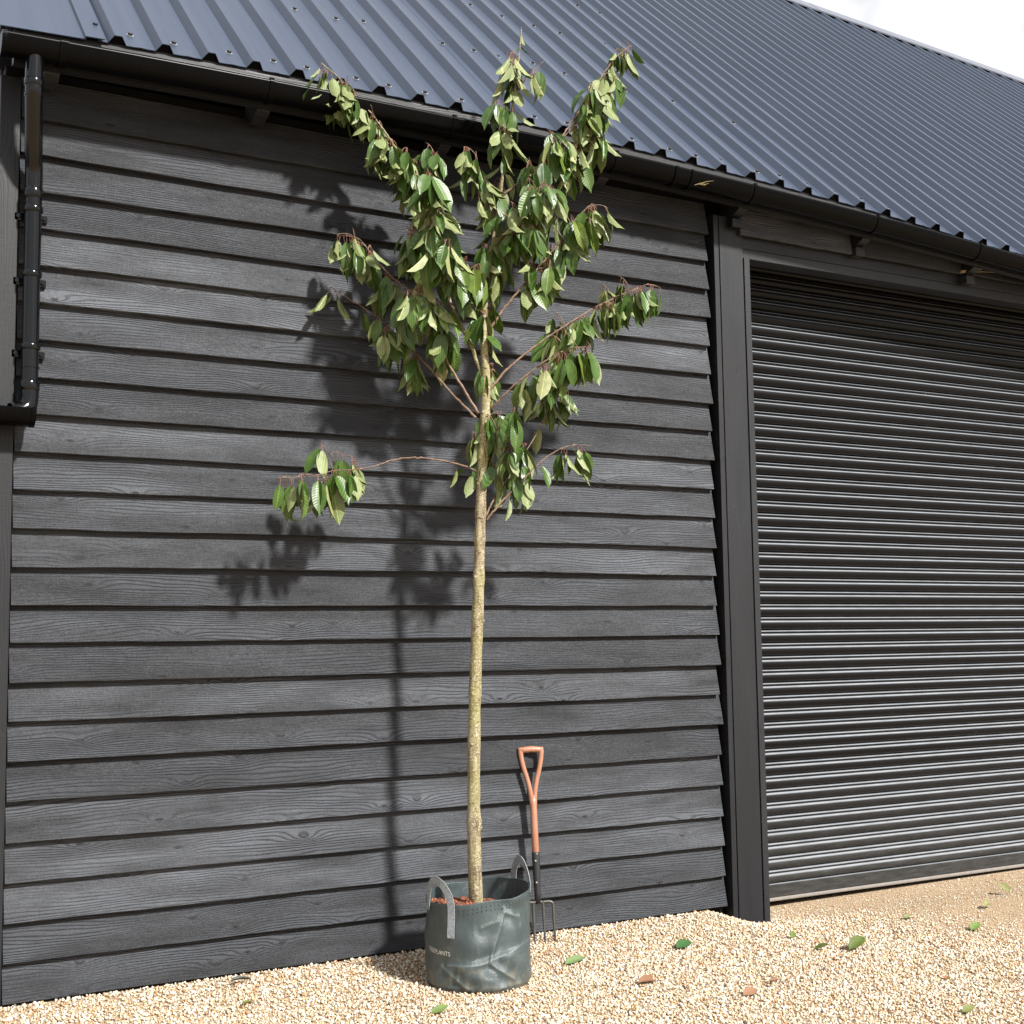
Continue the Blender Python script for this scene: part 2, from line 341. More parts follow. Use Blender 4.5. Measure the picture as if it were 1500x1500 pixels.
for gx in (.86, 15.0):
    m = MB(); z0 = 3.6; za = rp(gx, SL, 0)[2] - .12; m.loft([[(gx + d, .125, z0 + .0), (gx + d, YR, za), (gx + d, 9.3, 3.55), (gx + d, 9.3, 3.4), (gx + d, .125, 3.4)] for d in (-.055, .055)]); m.build('gable', M['black'], barn)
PITCH, X0 = .192, 1.192
RH, RT, RF = .034, .030, .022
ridx = 0
XE = X0 - .075
while XE < 14.9:
    xs_ = [XE]; hs = [0.]
    for j in range(5):
        c = X0 + (ridx + j) * PITCH
        for dx, h in ((-RT / 2 - RF, 0), (-RT / 2, RH), (RT / 2, RH), (RT / 2 + RF, 0)): xs_.append(c + dx); hs.append(h)
        for q in (.07, .096, .122) if j < 4 else (.07,):          # faint stiffener in each pan
            xs_.append(c + q); hs.append(.0018 if abs(q - .096) < .01 else 0)
    ridx += 5; XN = X0 + ridx * PITCH - .075; xs_.append(XN + .012); hs.append(.0)
    lift = .0012 * (ridx // 5 % 2)
    m = MB(); ss = np.linspace(0, SL - .02, 9)
    top = [[rp(x, s, h + lift) for x, h in zip(xs_, hs)] for s in ss]; bot = [[rp(x, s, h + lift - .0035) for x, h in zip(xs_, hs)] for s in ss]
    n = len(xs_); v = [p for r_ in top for p in r_] + [p for r_ in bot for p in r_]; f = []; K = len(ss) * n
    for i in range(len(ss) - 1):
        for j in range(n - 1):
            a = i * n + j; f.append((a, a + 1, a + n + 1, a + n)); f.append((K + a, K + a + n, K + a + n + 1, K + a + 1))
    for j in range(n - 1): f.append((j, K + j, K + j + 1, j + 1))
    for i in range(len(ss) - 1):
        a = i * n; f.append((a, a + n, K + a + n, K + a)); a += n - 1; f.append((a, K + a, K + a + n, a + n))
    m.add(v, f); m.build('roof_sheet', M['roof'], roof)
    m = MB(); rows = []
    for s in (.012, .07): rows.append([rp(x, s, h + lift - .005) for x, h in zip(xs_, hs)] + [rp(x, s, -.06) for x in xs_[::-1]])
    m.loft(rows); m.build('eaves_filler', M['black'], roof)
    XE = XN
m = MB(); m.loft([[rp(.745, s, .004), rp(1.06, s, .004), rp(1.065, s, .016), rp(1.14, s, .016), rp(1.14, s, .012), rp(1.07, s, .012), rp(1.066, s, 0), rp(.749, s, 0), rp(.749, s, -.13), rp(.745, s, -.13)] for s in (-.012, SL)]); m.build('verge_flashing', M['roof'], roof)
m = MB()
def screw(m, p, nrm, r=.0115):
    nrm = np.array(nrm); t1 = np.array([1., 0, 0]); t2 = np.cross(nrm, t1); p = np.array(p)
    for rr, h0, h1, k_, mi in ((r * 1.35, -.001, .003, 8, 1), (r * .9, .003, .012, 6, 0)):
        m.loft([[p + nrm * h + rr * (math.cos(a) * t1 + math.sin(a) * t2) for a in (2 * math.pi * j / k_ for j in range(k_))] for h in (h0, h1)], mi=mi)
NR = (0, -ST, CT)
for j in range(-1, 72):
    xc = X0 + (j + .5) * PITCH
    if j == -1: xc = 1.10
    for q, s in enumerate((.14, 1.02, 1.95, 2.9, 3.9, 4.9, 5.9)):
        if q and (j + q) % 2 and rng.random() < .35: continue
        if q > 1 and rng.random() < .15: continue
        screw(m, rp(xc + rng.uniform(-.035, .035), s + rng.uniform(-.02, .02) + (.06 if q and j % 5 == 2 else 0), .012 if j == -1 else .001), NR)
scr = m.build('roof_screws', [M['screw'], M['washer']], roof); scr['kind'] = 'stuff'
for i in range(5):
    xa = .76 + i * 2.88; xb = xa + 2.9; m = MB(); rings = []
    for j in range(9):
        X = xa + (xb - xa) * j / 8; up = .002 * (i % 2)
        a = rp(X, SL - .24, .047 + up); b = rp(X, SL - .03, .05 + up); 
        rings.append([a, b, (X, YR + .03, b[2] + .035), (X, 2 * YR - b[1] + .06, b[2]), (X, 2 * YR - b[1] + .06, b[2] - .004), (X, YR + .03, b[2] + .031), rp(X, SL - .03, .046 + up), rp(X, SL - .24, .043 + up), rp(X, SL - .243, .034 + up), rp(X, SL - .245, .034 + up)])
    m.loft(rings); m.build('ridge_cap', M['ridge'], roof)

# gutter
GR = .056
def gut(X, a, r): zc = 3.69 + bow(X) - .014; return (X, -.246 + r * math.cos(a), zc + r * math.sin(a) * 1.15)
def gutter_run(xa, xb, r0, r1, n, lip=True):
    rings = []
    for i in range(n + 1):
        X = xa + (xb - xa) * i / n; z = 3.69 + bow(X)
        o_ = [gut(X, math.pi + math.pi * j / 16, r0) for j in range(17)]; i_ = [gut(X, 2 * math.pi - math.pi * j / 16, r1) for j in range(17)]
        if lip: 
            fl = [(X, -.246 - r0, z), (X, -.246 - r0 - .004, z - .008), (X, -.246 - r0 - .003, z - .013)]
            o_ = [(X, -.246 - r1, z - .001), (X, -.246 - r0 + .001, z + .001)] + fl + o_[1:]
            o_ += [(X, -.246 + r0, z)]; i_ = [(X, -.246 + r1, z)] + i_
        rings.append(o_ + i_)
    m = MB(); m.loft(rings); return m
gutter = gutter_run(.748, 8.3, GR, GR - .0035, 60).build('gutter', M['plastic'], barn, True, 50)
m = MB(); X = .748; ring = [gut(X, math.pi + math.pi * j / 16, GR + .004) for j in range(17)] + [(X, -.19, 3.69 + bow(X) + .002), (X, -.302, 3.69 + bow(X) + .002)]
m.loft([[(p[0] + d, p[1], p[2]) for p in ring] for d in (-.008, .012)]); m.build('gutter_end_cap', M['plastic'], gutter)
for X, wd in ((.968, .03), (3.905, .018), (4.0, .012)): gutter_run(X - wd / 2, X + wd / 2, GR + .006, GR + .0004, 2).build('gutter_joint', M['plastic'], gutter, True, 40)
for X in (1.81, 2.67, 3.55, 4.405, 5.262, 6.06, 6.95):
    g_ = gutter_run(X - .010, X + .010, GR + .0045, GR + .0004, 2); z = 3.69 + bow(X); g_.box((X - .009, -.2465 - GR - .001, z + .0015), (X + .009, -.2465 - GR + .014, z + .009)); g_.box((X - .010, -.1895, z - .05), (X + .010, -.1885, z + .02)); g_.build('gutter_clip', M['plastic'], gutter, True, 40)

# downpipe
DX = .900; OX = .868; PR = .034
zg = 3.69 + bow(OX) - .014 - GR * 1.15
path = spline([(OX, -.246, zg + .02), (OX, -.246, zg - .10), (OX + .002, -.235, zg - .145), (DX - .012, -.15, zg - .31), (DX - .002, -.105, zg - .375), (DX, -.096, zg - .43), (DX, -.096, zg - .5)], 26)
m = MB(); m.tube(path, PR, 18); dp = m.build('downpipe', M['pipe'], barn, True, 50)
ZB = 2.335
m = MB(); m.tube([(DX, -.096, zg - .47), (DX, -.096, ZB)], PR - .0015, 18); m.build('straight_pipe', M['pipe'], dp, True, 50)
def collar(z0, z1, r, y=-.096, x=DX):
    m = MB(); m.tube([(x, y, z0), (x, y, z0 + .004), (x, y, z1 - .004), (x, y, z1)], [r - .003, r, r, r - .003], 18); m.build('pipe_collar', M['pipe'], dp, True, 50)
collar(zg - .105, zg - .075, PR + .0035, -.246, OX); collar(zg - .145, zg - .13, PR + .003, -.236, OX + .002); collar(zg - .50, zg - .46, PR + .004)
collar(ZB - .01, ZB + .03, PR + .004); collar(ZB + .08, ZB + .085, PR + .002)
for z in (zg - .545, 2.79, 2.50):
    m = MB(); m.tube([(DX, -.096, z - .012), (DX, -.096, z - .008), (DX, -.096, z + .008), (DX, -.096, z + .012)], [PR + .001, PR + .004, PR + .004, PR + .001], 18)
    m.box((DX - .062, -.052, z - .014 - .02), (DX + .062, -.036, z + .014 - .02)); m.box((DX - .02, -.07, z - .012), (DX + .02, -.036, z + .012))
    for s in (-1, 1): m.tube([(DX + s * .05, -.052, z - .02), (DX + s * .05, -.062, z - .02)], .008, 8)
    m.build('pipe_clip', M['pipe'], dp, True, 40)
m = MB(); m.tube(spline([(DX, -.096, ZB + .03), (DX - .002, -.096, ZB - .05), (DX - .02, -.103, ZB - .085), (DX - .07, -.115, ZB - .10)], 12), PR + .002, 18, caps=False); sh = m.build('pipe_shoe', M['pipe'], dp, True, 50)
sm = sh.modifiers.new('s', 'SOLIDIFY'); sm.thickness = .003

# roller shutter
SX0, SX1, SY = 4.546, 8.0, .21
sh = MB(); sh.box((SX0, SY + .03, -.08), (SX1, SY + .05, 3.66)); shutter = sh.build('roller_shutter', M['black'], barn)
LP = .0713
prof = []
for j in range(9):
    a = math.pi * j / 8; prof.append((SY + .012 - .021 * math.sin(a) ** .8, .002 + .047 * (1 - math.cos(a)) / 2))
prof += [(SY + .010, .0505), (SY + .003, .0535), (SY - .001, .057), (SY - .001, .0605), (SY + .004, .064), (SY + .012, .0655), (SY + .018, .0700), (SY + .022, .0700), (SY + .022, .002)]
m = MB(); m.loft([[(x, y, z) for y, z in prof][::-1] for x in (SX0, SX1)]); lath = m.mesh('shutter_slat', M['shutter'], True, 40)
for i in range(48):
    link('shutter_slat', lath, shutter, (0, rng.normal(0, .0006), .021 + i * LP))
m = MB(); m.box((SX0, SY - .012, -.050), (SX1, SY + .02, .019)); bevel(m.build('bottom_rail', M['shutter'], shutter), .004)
m = MB(); m.box((SX0, SY - .016, -.070), (SX1, SY + .012, -.051)); bevel(m.build('rubber_seal', M['rubber'], shutter), .006)

# lean-to next door: only its gutter end shows past the downpipe
lean = tag(empty('lean_to', (.3, -.02, -.05)), 'low black lean-to whose gutter end catches the downpipe shoe', 'shed')
LB = np.array((.3, -.02, -.05))
m = MB(LB); m.box((-2.2, -.045, -.3), (.772, .0, 2.30)); m.build('wall', M['black'], lean)
m = MB(LB); m.box((-2.2, -.075, 2.10), (.772, -.047, 2.25)); m.build('fascia', M['rail'], lean)
m = MB(LB); rings = []
for X in (-2.2, -1, .0, .905):
    o_ = [(X, -.135 + .058 * math.cos(a), 2.245 + .066 * math.sin(a)) for a in (math.pi + math.pi * j / 14 for j in range(15))]
    i_ = [(X, -.135 + .054 * math.cos(a), 2.245 + .062 * math.sin(a)) for a in (2 * math.pi - math.pi * j / 14 for j in range(15))]
    rings.append(o_ + i_)
m.loft(rings); lg = m.build('gutter', M['plastic'], lean, True, 50)
m = MB(LB); ring = [(0, -.135 + .062 * math.cos(a), 2.247 + .071 * math.sin(a)) for a in (math.pi + math.pi * j / 14 for j in range(15))]
m.loft([[(x, p[1], p[2]) for p in ring] for x in (.895, .912)]); m.build('gutter_end_cap', M['plastic'], lg)
m = MB(LB); m.add([(-2.2, -.16, 2.27), (.77, -.16, 2.27), (.77, 1.9, 3.4), (-2.2, 1.9, 3.4)], [(0, 1, 2, 3)]); q = m.build('roof', M['roof'], lean); sm = q.modifiers.new('s', 'SOLIDIFY'); sm.thickness = .03; sm.offset = 1

# ------------------------------------------------------------------ potted cherry tree
BASE = np.array((2.637, -.50, -.056))
bag = tag(empty('planting_bag', BASE), 'creased grey-green woven planting bag with two grey webbing handles', 'plant bag')
RB = .215; A0 = math.atan2(CP[1] - BASE[1], CP[0] - BASE[0])
def seg_d(p, a, b):
    a = np.array(a); b = np.array(b); t = np.clip(((p - a) @ (b - a)) / ((b - a) @ (b - a)), 0, 1); return np.linalg.norm(p - (a + t[..., None] * (b - a)), axis=-1)
def rimz(al): return .364 + .020 * math.cos(al - 2.3) + .004 * math.sin(al * 3 + 1) + .003 * math.sin(al * 7)
CREASE = [((.21, .33), (.50, .86), 1.0), ((-.60, .31), (.12, .335), .8), ((.12, .335), (.42, .40), .7), ((.42, .40), (.95, .49), .5), ((.24, .32), (.66, .13), 1.2), ((-.72, .30), (-.40, .155), .7), ((-.40, .155), (-.12, .03), 1.0),
          ((.52, .86), (.80, .78), .9), ((.80, .78), (.82, .68), .6), ((.05, .72), (.40, .77), .5), ((-.4, .155), (-.36, .30), .4), ((.45, .93), (.78, .76), .5), ((-.12, .03), (.5, .06), .7), ((.64, .14), (.5, .25), .4)]
NA, NZ = 300, 90; V = np.zeros((NZ, NA, 3)); CRS = np.zeros((NZ, NA))
for j in range(NA):
    al = 2 * math.pi * j / NA; sxx = math.sin(al); front = math.cos(al)
    for i in range(NZ):
        h = i / (NZ - 1); z = h * rimz(al); r = RB * (1.0 + .015 * math.sin(3.14 * min(1, h * 1.15)) - .06 * max(0, .06 - h) / .06 + .010 * math.sin(2 * al + 1) + .006 * math.sin(5 * al + 6 * h))
        r += .0028 * math.sin(3 * al + 11 * h) * math.sin(7 * h + 2 * al) + .0022 * math.sin(9 * al - 8 * h) * (.4 + .6 * math.sin(5 * h + al))
        p = np.array([sxx * 1.0, h])
        if front > -.1:
            for a, b, wt in CREASE:
                d = float(seg_d(p * [1, .85], np.array(a) * [1, .85], np.array(b) * [1, .85])); e = math.exp(-(d / .016) ** 2); r += .0020 * wt * e - .0036 * wt * math.exp(-((d - .06) / .06) ** 2)
                CRS[i, j] = max(CRS[i, j], wt * .8 * math.exp(-(d / .007) ** 2))
            r += .009 * (sst(.40, .30, h - .12 * sxx) - .5) * max(0, front) 
        ang = A0 + al; V[i, j] = (r * math.cos(ang), r * math.sin(ang), z)
def revolve(V, inner):
    v = [tuple(p) for p in V.reshape(-1, 3)]; f = [(i * NA + j, i * NA + (j + 1) % NA, (i + 1) * NA + (j + 1) % NA, (i + 1) * NA + j) for i in range(NZ - 1) for j in range(NA)]
    if inner: f = [q[::-1] for q in f]
    return v, f
Vi = V.copy(); Vi[:, :, :2] *= .984
m = MB(); v, f = revolve(V, False); m.add(v, f); vi, fi = revolve(Vi, True); m.add(vi, fi); K = NA * NZ
m.add([], []); top = (NZ - 1) * NA
m.f += [(top + j, top + (j + 1) % NA, K + top + (j + 1) % NA, K + top + j) for j in range(NA)]; m.mi += [0] * NA
m.f += [tuple(range(NA - 1, -1, -1))]; m.mi += [0]
body = m.build('bag_body', M['bag'], bag, True)
at_c = body.data.attributes.new('crease', 'FLOAT', 'POINT'); at_c.data.foreach_set('value', np.concatenate([CRS.ravel(), CRS.ravel() * 0]).astype(np.float32))
def on_bag(al, z, d=.003):
    h = np.clip(z / rimz(al), 0, 1) * (NZ - 1); jf = (al / (2 * math.pi) * NA) % NA; j = int(jf) % NA; j2 = (j + 1) % NA; u = jf - int(jf); i = int(h); t = h - i; i2 = min(i + 1, NZ - 1)
    p = (V[i, j] * (1 - u) + V[i, j2] * u) * (1 - t) + (V[i2, j] * (1 - u) + V[i2, j2] * u) * t; n = np.array([p[0], p[1], 0]); n /= np.linalg.norm(n); q = p + n * d; q[2] = z; return q, n
m = MB(); rings = []       # stitched hem
for s in range(0, NA, 2):
    al = 2 * math.pi * s / NA; z = rimz(al)
    if s % 4: continue
    q, n = on_bag(al, z - .022); t = np.array([-n[1], n[0], 0]) * .0028; m.add([q - t, q + t, q + t + (0, 0, .007), q - t + (0, 0, .007)], [(0, 1, 2, 3)])
    q, n = on_bag(al, z - .036); m.add([q - t, q + t, q + t + (0, 0, .006), q - t + (0, 0, .006)], [(0, 1, 2, 3)])
m.build('hem_stitching', M['bag'], body)
def strap(al_a, al_b, down_a, down_b, rise, lean_out, lean_side):
    wd = .016; pts = []
    qa, na = on_bag(al_a, rimz(al_a) - .004, .004); qb, nb = on_bag(al_b, rimz(al_b) - .004, .004); Q = []; Nn = []
    for t in np.linspace(0, 1, 5): 
        q, n = on_bag(al_a, rimz(al_a) - .004 - down_a * (1 - t), .005); Q.append(q); Nn.append(n)
    for t in np.linspace(0, 1, 18)[1:-1]:
        p = qa * (1 - t) + qb * t; hgt = math.sin(math.pi * t) ** .62 * rise; nm = na * (1 - t) + nb * t; nm /= np.linalg.norm(nm)
        Q.append(p + np.array([0, 0, hgt]) + nm * lean_out * math.sin(math.pi * t) + np.array(lean_side) * math.sin(math.pi * t)); Nn.append(nm)
    for t in np.linspace(0, 1, 5):
        q, n = on_bag(al_b, rimz(al_b) - .004 - down_b * t, .005); Q.append(q); Nn.append(n)
    tan = qb - qa; tan[2] = 0; tan /= np.linalg.norm(tan); rings = []
    for i, q in enumerate(Q):
        T = Q[min(i + 1, len(Q) - 1)] - Q[max(i - 1, 0)]; T /= np.linalg.norm(T)
        n = Nn[i]; side = np.cross(T, n); side /= np.linalg.norm(side)
        n2 = np.cross(side, T)
        rings.append([q + side * wd + n2 * .0012, q - side * wd + n2 * .0012, q - side * wd - n2 * .0012, q + side * wd - n2 * .0012])
    m = MB(); m.loft(rings); return m.build('handle', M['webbing'], bag, True, 40)
strap(-.52, -1.22, .125, .03, .095, .022, (0, 0, 0))
strap(math.pi - 1.35, math.pi - .75, .03, .03, .092, -.006, (0, 0, 0))
# printed lettering wrapped round the bag
tc = bpy.data.curves.new('lettering', 'FONT'); tc.body = 'TREEPLANTS'; tc.size = .024; tc.extrude = 0
to = bpy.data.objects.new('tmp', tc); COL.objects.link(to); dg = bpy.context.evaluated_depsgraph_get(); tm = bpy.data.meshes.new_from_object(to.evaluated_get(dg)); bpy.data.objects.remove(to)
tw = max(v.co.x for v in tm.vertices)
for v in tm.vertices:
    al = -.56 - (tw - v.co.x) / RB * .95; z = .150 + v.co.y - .035 * (1 - (tw - v.co.x) / tw) * .2; q, n = on_bag(al % (2 * math.pi), z, .0025); v.co = q
tm.materials.append(M['bag_text']); tm.name = 'lettering'; link('lettering', tm, body)

# compost and bark chips inside
def chips(N, place, size, colfn, name, mat, parent, loc=(0, 0, 0), kind='stuff', elong=1.0, chunk=None):
    C8 = np.array([(x, y, z) for z in (-1, 1) for y in (-1, 1) for x in (-1, 1)], float)
    P = place; N = len(P); sc = size(N)
    v = C8[None] * (1 + rng.uniform(-.42, .22, (N, 8, 3))) * .62
    v *= sc[:, None, :]
    q = rng.normal(0, 1, (N, 4)); q /= np.linalg.norm(q, axis=1)[:, None]; w_, x, y, z = q.T
    R = np.stack([np.stack([1 - 2 * (y * y + z * z), 2 * (x * y - z * w_), 2 * (x * z + y * w_)], 1), np.stack([2 * (x * y + z * w_), 1 - 2 * (x * x + z * z), 2 * (y * z - x * w_)], 1), np.stack([2 * (x * z - y * w_), 2 * (y * z + x * w_), 1 - 2 * (x * x + y * y)], 1)], 1)
    v = np.einsum('nij,nkj->nki', R, v) + P[:, None]
    F = np.array([(0, 2, 3, 1), (4, 5, 7, 6), (0, 1, 5, 4), (1, 3, 7, 5), (3, 2, 6, 7), (2, 0, 4, 6)])
    faces = (np.arange(N)[:, None, None] * 8 + F[None]).reshape(-1)
    me = bpy.data.meshes.new(name); me.vertices.add(N * 8); me.loops.add(N * 24); me.polygons.add(N * 6)
    me.vertices.foreach_set('co', v.reshape(-1).astype(np.float32)); me.loops.foreach_set('vertex_index', faces.astype(np.int32))
    me.polygons.foreach_set('loop_start', (np.arange(N * 6) * 4).astype(np.int32)); me.update(calc_edges=True)
    ca = me.attributes.new('tint', 'FLOAT_COLOR', 'POINT'); c = np.concatenate([colfn(N), np.ones((N, 1))], 1)
    ca.data.foreach_set('color', np.repeat(c, 8, axis=0).reshape(-1).astype(np.float32)); me.materials.append(mat)
    o = link(name, me, parent, loc)
    if kind: o['kind'] = kind
    return o
def soil_h(x, y):      # local to the bag; heaped against the front-left rim
    side = (x * math.cos(A0 - .75) + y * math.sin(A0 - .75)) / RB
    return .306 + .030 * side + .006 * np.sin(x * 40) * np.sin(y * 37)
m = MB(); n = 40; vv = [(0, 0, float(soil_h(0, 0)))]; ff = []
for ri in range(1, 9):
    for j in range(n):
        a = 2 * math.pi * j / n; r = .204 * ri / 8; x, y = r * math.cos(a), r * math.sin(a); vv.append((x, y, float(soil_h(x, y))))
for j in range(n): ff.append((0, 1 + j, 1 + (j + 1) % n))
for ri in range(7):
    for j in range(n): a = 1 + ri * n; ff.append((a + j, a + n + j, a + n + (j + 1) % n, a + (j + 1) % n))
m.add(vv, ff); soil = m.build('compost', simple('dark_compost', (.07, .032, .018), .95, .1, nscale=90, nstr=.8, colvar=.6), bag, True)
a = rng.uniform(0, 2 * math.pi, 2600); r = .196 * np.sqrt(rng.uniform(0, 1, 2600)); X, Y = r * np.cos(a), r * np.sin(a)
P = np.stack([X, Y, soil_h(X, Y) + rng.uniform(-.001, .007, 2600)], 1)
chips(0, P, lambda N: np.abs(rng.normal([.0085, .0042, .0026], [.003, .0015, .001], (N, 3))) + .0012, lambda N: np.array([(.20, .070, .036)]) * rng.uniform(.25, 1.7, (N, 1)) * rng.uniform(.85, 1.15, (N, 3)), 'bark_chips', M['mulch'], bag)

# tree
tree = tag(empty('cherry_tree', BASE + (0, 0, .30)), 'slender young cherry tree with drooping green leaves growing in the bag', 'tree')
TB = BASE + (0, 0, .30)
def pts(L): return [at(x, y, Y) for x, y, Y in L]
TR = [(698, 1342, -.50), (695, 1250, -.50), (694, 1150, -.50), (695, 1050, -.50), (698, 950, -.50), (701, 860, -.50), (703, 780, -.50), (706, 700, -.50), (710, 630, -.50), (712, 560, -.50), (709, 500, -.495), (711, 440, -.49), (722, 360, -.49), (732, 290, -.485), (741, 220, -.48), (752, 150, -.475), (759, 95, -.47), (764, 40, -.47)]
tp = spline(pts(TR), 140)
def trad(t): return np.interp(t, [0, .1, .3, .45, .53, .6, .66, .76, .86, 1], [.0310, .0270, .0240, .0215, .0180, .0150, .0122, .0080, .0055, .0022])
rad = [];
nod = [.085, .155, .20, .262, .305, .345, .372, .41, .438, .465, .49, .505, .53, .55]
for i in range(140):
    t = i / 139; rad.append(trad(t) * (1 + .03 * math.sin(i * 1.7) + .015 * rng.normal() + sum(.15 * math.exp(-((t - n_) / .0045) ** 2) for n_ in nod)))
m = MB(TB); m.tube(tp, rad, 14); trunk = m.build('trunk', M['bark'], tree, True)
# buds on the nodes
for n_ in nod:
    m = MB(TB); i = int(n_ * 139); a = rng.uniform(3.4, 6.2); d = np.array([math.cos(a), math.sin(a), .35]); m.tube([tp[i] + d * rad[i] * .5, tp[i] + d * (rad[i] * .95), tp[i] + d * (rad[i] * 1.2)], [.010, .008, .002], 7); m.build('bark_knot', M['bark'], trunk, True)
# (pixels, r0, leaves): each branch with its own depth
BR = {
 'A': ([(713, 572, -.50), (691, 508, -.46), (664, 452, -.42), (645, 392, -.38), (628, 322, -.35), (612, 268, -.33), (590, 232, -.31), (566, 196, -.30), (540, 162, -.29), (514, 134, -.28), (494, 112, -.28), (470, 92, -.28)], .0092, 0),
 'B': ([(697, 612, -.50), (660, 574, -.42), (625, 534, -.35), (590, 500, -.28), (555, 466, -.24), (512, 438, -.18), (484, 420, -.13)], .0060, 0),
 'C': ([(701, 606, -.50), (678, 568, -.47), (655, 528, -.43), (636, 482, -.40), (606, 432, -.36), (572, 404, -.32), (547, 376, -.27), (528, 352, -.23), (512, 346, -.21)], .0070, 0),
 'D': ([(711, 468, -.49), (690, 425, -.52), (672, 385, -.55), (655, 345, -.57), (640, 300, -.59), (628, 262, -.60)], .0060, 0),
 'E': ([(713, 490, -.495), (736, 455, -.52), (762, 424, -.55), (792, 388, -.57), (822, 352, -.59), (842, 322, -.60), (868, 298, -.61)], .0070, 0),
 'F': ([(716, 572, -.50), (742, 542, -.52), (772, 516, -.54), (808, 490, -.56), (842, 468, -.58), (880, 446, -.60), (918, 428, -.61), (950, 416, -.62)], .0070, 0),
 'G': ([(718, 600, -.50), (745, 572, -.55), (776, 546, -.59), (806, 524, -.62), (838, 510, -.64), (866, 508, -.66)], .0055, 0),
 'H': ([(712, 762, -.50), (736, 734, -.52), (768, 700, -.54), (798, 672, -.56), (830, 654, -.57), (868, 652, -.58)], .0055, 0),
 'I': ([(712, 756, -.50), (728, 722, -.49), (752, 690, -.47), (776, 652, -.45), (796, 615, -.44), (812, 576, -.43), (822, 548, -.43)], .0048, 0),
 'J': ([(704, 694, -.50), (688, 686, -.47), (655, 676, -.43), (615, 671, -.40), (580, 673, -.37), (545, 684, -.37), (515, 688, -.36), (488, 690, -.36), (455, 698, -.36), (406, 700, -.36)], .0052, 0),
 'K': ([(733, 288, -.485), (760, 268, -.52), (790, 246, -.54), (818, 208, -.56), (842, 172, -.57), (866, 138, -.58), (884, 108, -.585), (904, 82, -.59), (926, 66, -.59)], .0070, 0),
 'L': ([(754, 138, -.475), (766, 122, -.49), (780, 106, -.50), (796, 90, -.51)], .0032, 0),
 'M': ([(722, 362, -.49), (745, 335, -.56), (765, 305, -.60), (785, 280, -.63), (800, 262, -.65)], .0045, 0),
 'N': ([(818, 208, -.56), (845, 182, -.58), (868, 168, -.59), (892, 158, -.60)], .0032, 0),
 'O': ([(728, 320, -.487), (712, 285, -.47), (702, 250, -.45), (697, 222, -.44)], .0035, 0),
 'P': ([(715, 640, -.50), (735, 622, -.56), (752, 604, -.60)], .0030, 0),
 'Q': ([(716, 690, -.50), (735, 668, -.54), (760, 650, -.57)], .0030, 0),
 'R': ([(606, 432, -.36), (590, 466, -.35), (575, 480, -.34)], .0026, 0),
 'S': ([(488, 690, -.32), (482, 672, -.31), (490, 662, -.30), (508, 668, -.31)], .0022, 0),
 'T': ([(645, 392, -.38), (618, 352, -.40), (598, 330, -.42)], .0034, 0),
 'U': ([(664, 452, -.42), (640, 440, -.46), (610, 420, -.50)], .0034, 0),
 'W': ([(724, 350, -.49), (748, 338, -.56), (778, 336, -.60), (806, 344, -.62)], .0034, 0),
 'X': ([(790, 246, -.54), (824, 226, -.57), (856, 206, -.59), (886, 198, -.60)], .0034, 0),
 'Y': ([(672, 385, -.55), (650, 366, -.58), (624, 358, -.60)], .0030, 0),
 'V': ([(612, 268, -.33), (626, 240, -.36), (640, 226, -.38)], .0026, 0),
}
def leaf_mesh(idx, L, Wd, droop, fold, twist, wave):
    nu, nv = 8, 4; v = []; pet = rng.uniform(.018, .032); R_ = []
    x = pet; z = 0.; ang = rng.uniform(.0, .35)
    pos = []
    for i in range(nu + 1):
        u = i / nu; pos.append((x, z, ang)); st = L / nu; x += math.cos(ang) * st; z -= math.sin(ang) * st; ang += droop / nu * (.6 + .8 * u)
    for layer in (0, 1):
        for i in range(nu + 1):
            u = i / nu; w_ = Wd * 2.5 * (max(u, 0) ** .62) * (1 - u) ** .78 if 0 < i < nu else .0007
            if i == nu - 1: w_ *= .62
            px_, pz_, an = pos[i]; tw = twist * u; fo = fold * (1 - .3 * u)
            for j in range(nv + 1):
                vv_ = (j / nv - .5) * 2; yy = vv_ * w_ * .5 * math.cos(fo); zz = abs(vv_) * w_ * .5 * math.sin(fo) + wave * abs(vv_) * math.sin(i * 2.1 + (1.5 if vv_ > 0 else 0)) - (.0005 if layer else 0)
                y2 = yy * math.cos(tw) - zz * math.sin(tw); z2 = yy * math.sin(tw) + zz * math.cos(tw)
                v.append((px_ + z2 * math.sin(an), y2, pz_ + z2 * math.cos(an)))
    f = []; mi = []; K = (nu + 1) * (nv + 1)
    for i in range(nu):
        for j in range(nv):
            a = i * (nv + 1) + j; f.append((a, a + nv + 1, a + nv + 2, a + 1)[::-1][::-1]); mi.append(0); f.append((K + a, K + a + 1, K + a + nv + 2, K + a + nv + 1)); mi.append(1)
    # make layer 0 face +z
    f = [q[::-1] if k_ == 0 else q[::-1] for q, k_ in zip(f, mi)]
    mb = MB(); mb.v = v; mb.f = f; mb.mi = mi
    mb.tube([(0, 0, 0), (pet * .5, 0, .003), (pet, 0, 0), (pet + L * .1, 0, pos[1][1])], [.0013, .0010, .0010, .0006], 5, mi=2)
    return mb.mesh('leaf', [M['leaf_top'], M['leaf_under'], M['petiole']], True, 60)
